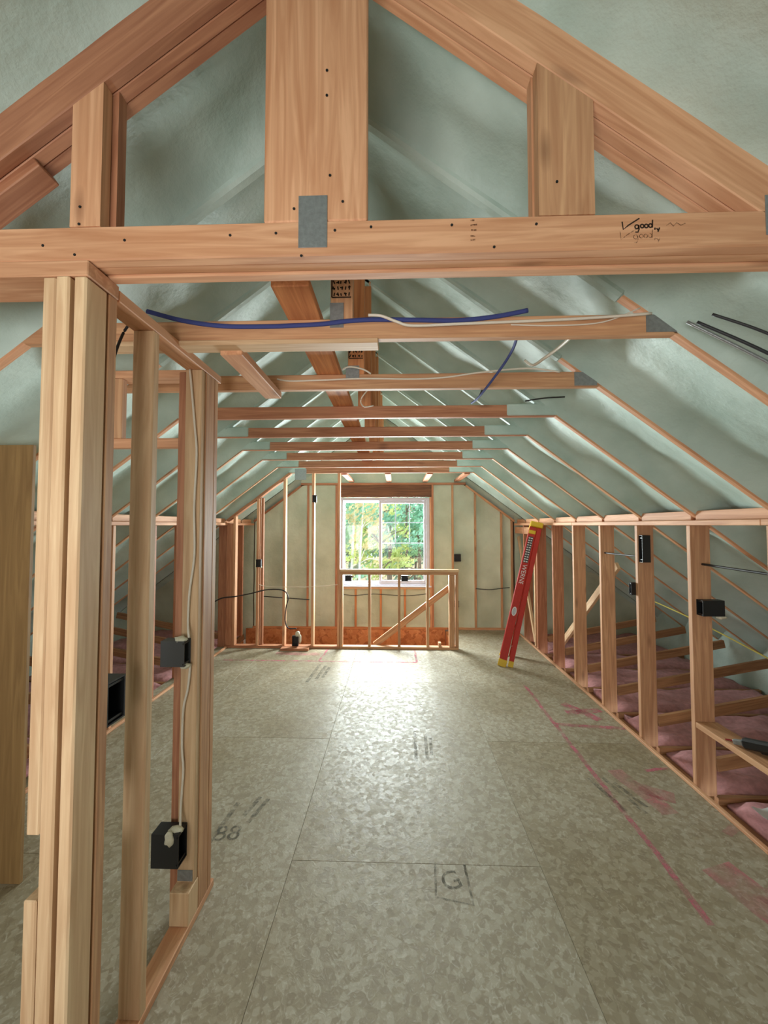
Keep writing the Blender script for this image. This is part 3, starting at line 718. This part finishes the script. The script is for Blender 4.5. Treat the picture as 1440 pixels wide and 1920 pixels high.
ebox((2.115, 3.515, 1.302), .05, .03, .11, (-1, 0, 0), 'small black electrical box on the far edge of the second right stud')
zb = lambda py, y: H + (985 - py) * y / 720
xb = lambda px, y: (px - 742) * y / 720
ebox((-1.235, 5.815, zb(935, 5.84)), .06, .045, .11, (0, -1, 0), 'small black electrical box high on the stair wall stud', 'black', [(.02, 0, -.06, (.018, .012, .012))])
ebox((-2.085, 5.815, zb(1056, 5.84)), .075, .045, .115, (0, -1, 0), 'small black electrical box at switch height on the left stair wall stud', 'black', [(.03, 0, -.06, (.018, .012, .012))])
ebox((-0.72, 5.87, HT - .078 - .055), .1, .07, .085, (0, -1, 0), 'small black electrical box under the half wall cap at its left end', 'black', [(.06, .01, .02, (.03, .014, .016))])
ebox((.135, 5.87, HT - .078 - .055), .1, .07, .085, (0, -1, 0), 'small black electrical box under the half wall cap near its middle', 'black', [(.065, .01, .02, (.03, .014, .016))])
ebox((1.105, 6.935, zb(1045, 6.96)), .11, .045, .13, (0, -1, 0), 'black electrical box at switch height right of the window')
ebox((1.085, 6.935, zb(1130, 6.96)), .07, .045, .11, (0, -1, 0), 'black electrical box low on the gable wall right of the window')
t = ebox((-1.515, 5.815, .125), .09, .05, .15, (0, -1, 0), 'black floor-level electrical box with white sealant on the stair wall plate', 'black', [(.035, -.005, .1, (.035, .02, .05)), (.07, 0, .03, (.02, .015, .07))])
o = bx('wood_offcut', (-1.72, -1.3), (5.72, 5.83), (.001, .035), 'red'); tag(o, 'flat reddish offcut on the floor under the floor-level box', 'board')

# cables
def cable(label, pts, r, mat, flat=1.0):
    o = tube('cable', pts, r, mat, None, 8, 6, flat); tag(o, label, 'cable', 'cables stapled to the framing'); return o
def pp(px, py, y): return (xb(px, y), y, zb(py, y))
yc = 1.822
cable('white cable running down from the partition plate to the chest-high box', [pp(345, 684, yc), pp(350, 730, yc), pp(356, 790, yc), pp(361, 850, yc), pp(358, 950, yc), pp(360, 1040, yc), pp(352, 1110, yc), pp(350, 1165, yc), pp(352, 1197, yc - .02)], .0055, 'white_cable', 1.0)
cable('white cable looping between the chest-high and floor-level partition boxes', [pp(356, 1245, yc), pp(352, 1290, yc), pp(344, 1330, yc), pp(343, 1400, yc), pp(346, 1440, yc), pp(343, 1500, yc), pp(342, 1545, yc - .03)], .0055, 'white_cable')
cable('short dark cable bending out of the partition top plate', [pp(224, 592, 1.44), pp(212, 610, 1.44), pp(200, 640, 1.4), pp(193, 665, 1.36)], .005, 'black_cable')
yb_ = TR[0] - .024
cable('flat blue cable running along the second tie', [pp(258, 568, yb_), pp(330, 588, yb_), pp(410, 600, yb_), pp(500, 602, yb_), pp(545, 601, yb_), pp(600, 599, yb_), pp(650, 594, yb_), pp(700, 592, yb_), pp(780, 594, yb_), pp(860, 596, yb_), pp(930, 590, yb_), pp(992, 579, yb_ - .01)], .011, 'blue', .7)
cable('white cable crossing the front of the second tie towards the right roof slope', [pp(690, 583, yb_ - .012), pp(715, 585, yb_ - .014), pp(745, 597, yb_ - .014), pp(775, 605, yb_ - .012), pp(860, 603, yb_ - .012), pp(980, 600, yb_ - .01), pp(1100, 596, yb_ - .01), pp(1220, 589, yb_ - .01)], .006, 'white_cable')
cable('pale wire sagging under the second white cable on the tie', [pp(960, 606, yb_), pp(1040, 609, yb_), pp(1130, 604, yb_), pp(1200, 578, yb_)], .003, 'white_cable')
cable('blue cable hanging down between the second and third ties', [pp(971, 630, 1.72), pp(962, 655, 1.85), pp(940, 690, 2.0), pp(900, 742, 2.3), pp(885, 755, 2.6)], .007, 'blue')
cable('white flat cable slanting from the second tie to the third tie', [pp(1075, 628, 1.72), pp(1050, 650, 1.9), pp(1020, 672, 2.05), pp(1000, 684, 2.2), pp(985, 675, 2.24)], .008, 'white_cable')
y3 = TR[1] - .024
cable('thin white cable lying along the third tie', [pp(515, 705, y3), pp(540, 709, y3), pp(600, 708, y3), pp(680, 706, y3), pp(780, 708, y3), pp(840, 705, y3), pp(900, 697, y3), pp(990, 690, y3), pp(1050, 698, y3)], .005, 'white_cable')
cable('small white cable loop over the third truss king post', [pp(640, 688, y3), pp(655, 683, y3 - .01), pp(680, 688, y3 - .01), pp(695, 697, y3)], .005, 'white_cable')
cable('small white cable loop hanging below the third tie', [pp(688, 729, 2.5), pp(678, 742, 2.5), pp(676, 752, 2.5), pp(683, 760, 2.55), pp(700, 758, 2.6)], .004, 'white_cable')
cable('dark cable end drooping at the fifth tie right side', [pp(985, 752, 2.7), pp(1020, 747, 2.7), pp(1058, 745, 2.7)], .005, 'black_cable')
cable('dark cable hanging over the fourth tie right of the middle', [pp(905, 730, 2.7), pp(897, 745, 2.75), pp(885, 755, 2.84)], .005, 'black_cable')
def roofp(d, y, off=0.0): return (XC + d, y, U(d) - off)
cable('black cable running down the near right roof slope', [roofp(1.42, 1.52, .005), roofp(1.6, 1.47, -.0), roofp(1.8, 1.44, -.01), roofp(2.0, 1.42, -.01), roofp(2.3, 1.42, -.01)], .006, 'black_cable')
cable('grey cable running down the near right roof slope beside the black one', [roofp(1.4, 1.545, .005), roofp(1.6, 1.5, .005), roofp(1.8, 1.47, -.0), roofp(2.0, 1.45, -.0), roofp(2.3, 1.45, -.0)], .006, 'steel')
cable('short dark cable stub at the top of the near right roof slope', [roofp(1.43, 1.46, .0), roofp(1.55, 1.42, -.012), roofp(1.7, 1.38, -.02)], .005, 'black_cable')
ys_ = 5.828
cable('black cable crossing the stair wall studs and dropping to the floor-level box', [pp(398, 1130, ys_), pp(415, 1122, ys_), pp(440, 1119, ys_), pp(470, 1113, ys_), pp(500, 1106, ys_), pp(530, 1107, ys_), pp(540, 1120, ys_), pp(536, 1140, ys_), pp(535, 1165, ys_), pp(541, 1177, ys_), pp(556, 1178, ys_)], .009, 'black_cable')
cable('thin white cable strung across the stair wall studs', [pp(484, 1096, ys_), pp(500, 1100, ys_), pp(536, 1101, ys_), pp(588, 1100, ys_), pp(634, 1096, ys_)], .004, 'white_cable')
cable('grey cable low on the gable wall left of the window', [pp(490, 1118, 6.95), pp(530, 1121, 6.95), pp(580, 1124, 6.95)], .008, 'black_cable')
cable('grey cable across the gable wall right of the window', [pp(890, 1102, 6.95), pp(915, 1104, 6.95), pp(938, 1101, 6.95), pp(952, 1100, 6.95)], .007, 'black_cable')
cable('grey cable stapled below the window sill', [pp(645, 1114, 6.95), pp(665, 1116, 6.95), pp(700, 1113, 6.95), pp(760, 1116, 6.95), pp(800, 1112, 6.95)], .006, 'black_cable')
cable('stiff black cable spanning to the tall box from the third right stud', [(2.17, 4.07, 1.58), (2.17, 3.8, 1.582), (2.17, 3.46, 1.59)], .008, 'black_cable')
cable('stiff black cable spanning between the two nearest right studs', [(2.21, 2.85, 1.585), (2.21, 2.6, 1.58), (2.21, 2.28, 1.575)], .008, 'black_cable')
cable('yellow cable lying along the foam behind the right knee wall', [(2.55, 4.3, 1.15), (2.75, 3.7, 1.0), (2.95, 3.0, .78), (3.1, 2.4, .58)], .006, 'yellow_cable')
cable('thin wire hanging from the far right knee stud', [(2.2, 2.27, 1.57), (2.19, 2.27, 1.5), (2.19, 2.27, 1.42)], .004, 'black_cable')

# step ladder leaning closed on the right knee wall
def ladder():
    base = Vector((1.40, 5.2, 0)); top = Vector((1.93, 5.38, 1.94))
    t = empty('step_ladder', base, label='red fibreglass step ladder with yellow cap leaning closed on the right knee wall', cat='ladder')
    Ld = (top - base).normalized(); Ln = (top - base).length
    Wd = Vector((.31, .95, 0)).normalized(); Wd = (Wd - Ld * Wd.dot(Ld)).normalized(); Nn = Wd.cross(Ld); 
    if Nn.x < 0: Nn = -Nn
    wb_, wt_ = .46, .30; dt, db = .075, .105
    def P(u, wfrac, n): # u along 0..1, wfrac 0 near .. 1 far, n offset
        wcur = wb_ + (wt_ - wb_) * u
        return base + Ld * (u * Ln) + Wd * ((wb_ - wcur) / 2 + wcur * wfrac) + Nn * n
    fa = {}
    for fr in (0, 1):
        fa[fr] = board('front_rail', P(.03, fr, 0), P(.955, fr, 0), .098, .026, Nn, 'red_glass', t, .004)
        board('rear_rail', P(.035, fr, .04 + db * .62), P(.955, fr, .082), .062, .024, Nn, 'red_glass', t, .004)
        board('foot', P(-.001, fr, -.002), P(.045, fr, 0), .108, .036, Nn, 'yellow', t, .005)
        board('foot', P(.012, fr, .04 + db * .64), P(.05, fr, .04 + db * .62), .064, .034, Nn, 'yellow', t, .005)
        board('rail_bracket', P(.905, fr, .0), P(.93, fr, .0), .09, .034, Nn, 'yellow', t, .003)
    for k in range(5):
        u = .15 + .16 * k
        board('step', P(u, .03, .0), P(u, .97, .0), .076, .022, Nn, 'tread', t, .003)
    for k in range(4):
        u = .12 + .2 * k
        board('rear_brace', P(u, .03, .04 + db * .55), P(u, .97, .04 + db * .55), .03, .012, Nn, 'tread', t, .002)
    board('top_cap', P(.975, -.13, .035), P(.975, 1.13, .035), .17, .075, Nn, 'yellow', t, .01)
    # stickers on the near rail's outer face
    def onrail(u, n=0): return P(u, 0, n) - Wd * .0145
    yax = Ld; xax = Nn
    def stk(name, u0, u1, w_, mat, n=0):
        c = (onrail(u0, n) + onrail(u1, n)) / 2; L_ = (onrail(u1) - onrail(u0)).length
        board(name, onrail(u0, n), onrail(u1, n), w_, .002, Nn, mat, fa[0], .0004)
        return c
    stk('warning_sticker', .70, .885, .062, 'sticker')
    for k in range(11):
        u = .705 + .0165 * k
        for n in (-.017, .014):
            a = onrail(u, n) - Wd * .0016; b = onrail(u + .007, n) - Wd * .0016
            board('sticker_print', a, b, .022, .0008, Nn, 'sticker_w', fa[0], 0)
    c = onrail(.605) - Wd * .002
    text('ladder_lettering', 'WERNER', .082, 'sticker_w', fa[0], frame_m4(c, -Ld, Nn) if (-Ld).cross(Nn).dot(-Wd) > 0 else frame_m4(c, Ld, Nn), .0006)
    # oval badge
    nb = 20; V = []; F = []
    m4 = frame_m4(onrail(.365) - Wd * .001, Nn, Ld)
    if (Nn.cross(Ld)).dot(-Wd) < 0: m4 = frame_m4(onrail(.365) - Wd * .001, -Nn, Ld)
    for rr, zz in ((1, 0), (1, .0012), (.8, .0013)):
        for k in range(nb):
            a = 2 * PI * k / nb; V.append((math.cos(a) * .031 * rr, math.sin(a) * .062 * rr, zz))
    for q in range(2):
        for k in range(nb): F.append((q * nb + k, q * nb + (k + 1) % nb, (q + 1) * nb + (k + 1) % nb, (q + 1) * nb + k))
    F.append(tuple(range(2 * nb, 3 * nb)))
    mesh_obj('badge', V, F, 'sticker_w', fa[0], False, m4)
    V = [(math.cos(2 * PI * k / nb) * .021, math.sin(2 * PI * k / nb) * .048, .0018) for k in range(nb)]
    mesh_obj('badge_field', V, [tuple(range(nb))], 'steel', fa[0], False, m4)
    return t
ladder()

# sheet of plywood behind the corner post
o = bx('plywood_sheet', (-2.25, -1.955), (2.0, 2.02), (.001, 2.3), 'ply', None, .002); tag(o, 'brown plywood sheet standing at the left edge behind the corner studs', 'plywood sheet')

# ledge plank at the right edge with the nailer, its hose and a white sheet
o = bx('ledge_plank', (XR + .0, XR + .15), (2.285, 2.848), (.43, .468), 'tan'); tag(o, 'short plank set between the two nearest right studs', 'plank')
nl = empty('nail_gun', (2.24, 2.44, .469), label='black nail gun lying on the plank between the right studs', cat='nail gun')
board('body', (2.18, 2.53, .50), (2.25, 2.37, .545), .06, .055, (0, 0, 1), 'black', nl, .012)
board('handle', (2.21, 2.45, .50), (2.30, 2.42, .49), .036, .034, (0, 0, 1), 'black', nl, .008)
board('magazine', (2.17, 2.53, .49), (2.29, 2.50, .478), .018, .03, (0, 0, 1), 'steel', nl, .004)
board('nose', (2.155, 2.57, .485), (2.185, 2.525, .50), .03, .026, (0, 0, 1), 'steel', nl, .004)
board('end_cap', (2.245, 2.385, .543), (2.26, 2.35, .552), .068, .062, (0, 0, 1), 'grey_box', nl, .012)
o = tube('air_hose', [(2.30, 2.42, .495), (2.285, 2.37, .44), (2.245, 2.33, .33), (2.225, 2.34, .2), (2.225, 2.36, .1), (2.26, 2.33, .055), (2.36, 2.2, .02)], .008, 'hose'); tag(o, 'red air hose drooping from the nail gun', 'hose')
o = tube('red_strap', [(2.145, 2.62, .4715), (2.17, 2.6, .475), (2.2, 2.55, .473)], .005, 'hose'); tag(o, 'short red strap end on the plank beside the nail gun', 'strap')
V = []; F = []
for i in range(9):
    for j in range(7):
        V.append((-.14 + .035 * i, -.12 + .04 * j, .02 + .02 * noise.noise(Vector((i * .5, j * .6, 2)))))
nb0 = len(V); V += [(a, b, c - .003) for a, b, c in V]
for i in range(8):
    for j in range(6):
        a = i * 7 + j; F.append((a, a + 7, a + 8, a + 1)); F.append((nb0 + a, nb0 + a + 1, nb0 + a + 8, nb0 + a + 7))
o = mesh_obj('paper_sheet', V, F, 'paper', None, True, Matrix.Translation((2.48, 2.55, -.01))); tag(o, 'white crumpled sheet lying on the insulation at the right edge', 'sheet')
# grey steel bracket at the stair wall top
o = bx('steel_bracket', (xb(551, 5.8), xb(573, 5.8)), (5.795, 5.8), (zb(899, 5.8), zb(878, 5.8)), 'steel', None, .001); tag(o, 'square grey steel plate hanging at the top left of the stair wall', 'bracket')

# ------------------------------------------------------------------ outdoors
gr = bx('ground', (-30, 30), (YE + .5, 60), (-3.3, -3.2), 'ground', None, 0); tag(gr, 'leaf covered ground outside the window', 'ground', kind='structure')
def tree(x, y, hgt, lean, rtr, bark, leaf, n, cr, cz, lsize, label, name='tree', squash=1.0):
    t = empty(name, (x, y, -3.2), label=label, cat='tree' if name == 'tree' else 'shrub', group='trees and shrubs outside the window')
    rnd = random.Random(int(x * 91 + y * 17))
    tp = [(x + lean * (k / 5) * hgt + rnd.uniform(-.06, .06), y + rnd.uniform(-.06, .06), -3.2 + hgt * k / 5) for k in range(6)]
    P = [Vector(p) for p in tp]; nseg = 8; V = []; F = []
    for i, p_ in enumerate(P):
        r = rtr * (1 - .75 * i / 5)
        for k in range(nseg): V.append(p_ + Vector((math.cos(2 * PI * k / nseg) * r, math.sin(2 * PI * k / nseg) * r, 0)))
    for i in range(5):
        for k in range(nseg): F.append((i * nseg + k, i * nseg + (k + 1) % nseg, (i + 1) * nseg + (k + 1) % nseg, (i + 1) * nseg + k))
    F.append(tuple(5 * nseg + k for k in range(nseg)))
    mesh_obj('trunk', V, F, bark, t, True)
    ends = []
    for b in range(9):
        i = rnd.choice([2, 3, 4, 4, 5]); a = rnd.uniform(0, 2 * PI); L_ = rnd.uniform(.5, 1) * cr
        e = P[i] + Vector((math.cos(a) * L_, math.sin(a) * L_, rnd.uniform(.1, .7)))
        tube('branch', [P[i], (P[i] + e) / 2 + Vector((0, 0, .12)), e], rtr * .22, bark, t, 5, 3); ends.append(e)
    V = []; F = []; ctr = Vector((P[-1].x, P[-1].y, -3.2 + cz))
    clumps = [ctr + Vector((rnd.gauss(0, cr * .5), rnd.gauss(0, cr * .5), rnd.gauss(0, cr * .55 * squash))) for _ in range(26)] + ends
    for k in range(n):
        c = rnd.choice(clumps) + Vector((rnd.gauss(0, .22), rnd.gauss(0, .22), rnd.gauss(0, .2))) * cr * .55
        if c.z < -3.15: c.z = -3.1
        u = Vector((rnd.gauss(0, 1), rnd.gauss(0, 1), rnd.gauss(0, 1))).normalized(); v = u.orthogonal().normalized(); s_ = lsize * rnd.uniform(.6, 1.3)
        w_ = u.cross(v); b0 = len(V)
        V += [c - v * s_, c + w_ * s_ * .45, c + v * s_, c - w_ * s_ * .45]; F.append((b0, b0 + 1, b0 + 2, b0 + 3))
    o = mesh_obj('foliage', V, F, leaf, t); tag(o, kind='stuff')
tree(-1.75, 14.5, 6.6, .03, .085, 'birch', 'leaf_mint', 900, 1.0, 5.9, .1, 'slim white-barked tree with mint leaves at the window left')
tree(-1.45, 13.6, 6.2, .05, .07, 'birch', 'leaf_gold', 700, .9, 5.6, .09, 'leaning white-barked tree with golden leaves at the window left')
tree(-0.55, 15.0, 5.4, -.02, .1, 'bark', 'leaf_lime', 1300, 1.1, 3.9, .1, 'lime green tree seen through the left pane')
tree(-0.35, 18.5, 8, .02, .14, 'bark', 'leaf_gold', 1400, 1.6, 6.0, .12, 'pale golden tree behind the window mullion')
tree(0.35, 16.0, 7, .02, .1, 'bark', 'leaf_mint', 1500, 1.3, 5.6, .12, 'mint green tree seen through the gridded pane')
tree(1.05, 17.5, 7.5, .01, .12, 'bark', 'leaf_green', 1500, 1.5, 5.3, .12, 'green tree at the right side of the gridded pane')
tree(-2.6, 19, 8, .0, .14, 'bark', 'leaf_green', 1700, 1.9, 5.4, .13, 'green tree at the far left of the window view')
tree(0.4, 24, 9, .0, .16, 'bark', 'leaf_dusk', 2200, 2.6, 6, .16, 'dusky green tree far behind the gridded pane')
tree(-3.2, 27, 9, .0, .16, 'bark', 'leaf_lime', 2200, 2.8, 5.5, .16, 'light green tree in the distance behind the white-barked ones')
tree(3.0, 26, 9, .0, .16, 'bark', 'leaf_green', 2200, 2.8, 5.5, .16, 'distant green tree right of the window view')
tree(-0.75, 12.6, 1.9, .02, .04, 'bark', 'leaf_lime', 900, .75, 2.0, .08, 'bright yellow-green shrub low in the left pane', 'shrub', .6)
tree(0.75, 13.4, 1.7, .0, .04, 'bark', 'leaf_green', 900, .8, 1.7, .08, 'low green shrub under the gridded pane', 'shrub', .5)
tree(-1.7, 12.2, 1.5, .0, .04, 'bark', 'leaf_mint', 700, .7, 1.3, .08, 'low mint shrub at the lower left of the window', 'shrub', .5)

for x, y, lf, lab in ((-2.2, 22.5, 'leaf_dusk', 'shadowy bush mass low behind the white-barked trees'), (1.1, 21.5, 'leaf_dusk', 'shadowy bush mass low behind the gridded pane'),
                      (-0.6, 29, 'leaf_green', 'wide green bush far behind the window mullion'), (2.9, 31, 'leaf_dusk', 'wide dusky bush far right in the gridded pane'), (-4.6, 32, 'leaf_green', 'wide green bush far left in the clear pane')):
    tree(x, y, 5.2, .0, .1, 'bark', lf, 2600, 2.0 + (y - 21) * .05, 4.0, .15, lab, 'shrub', .8)
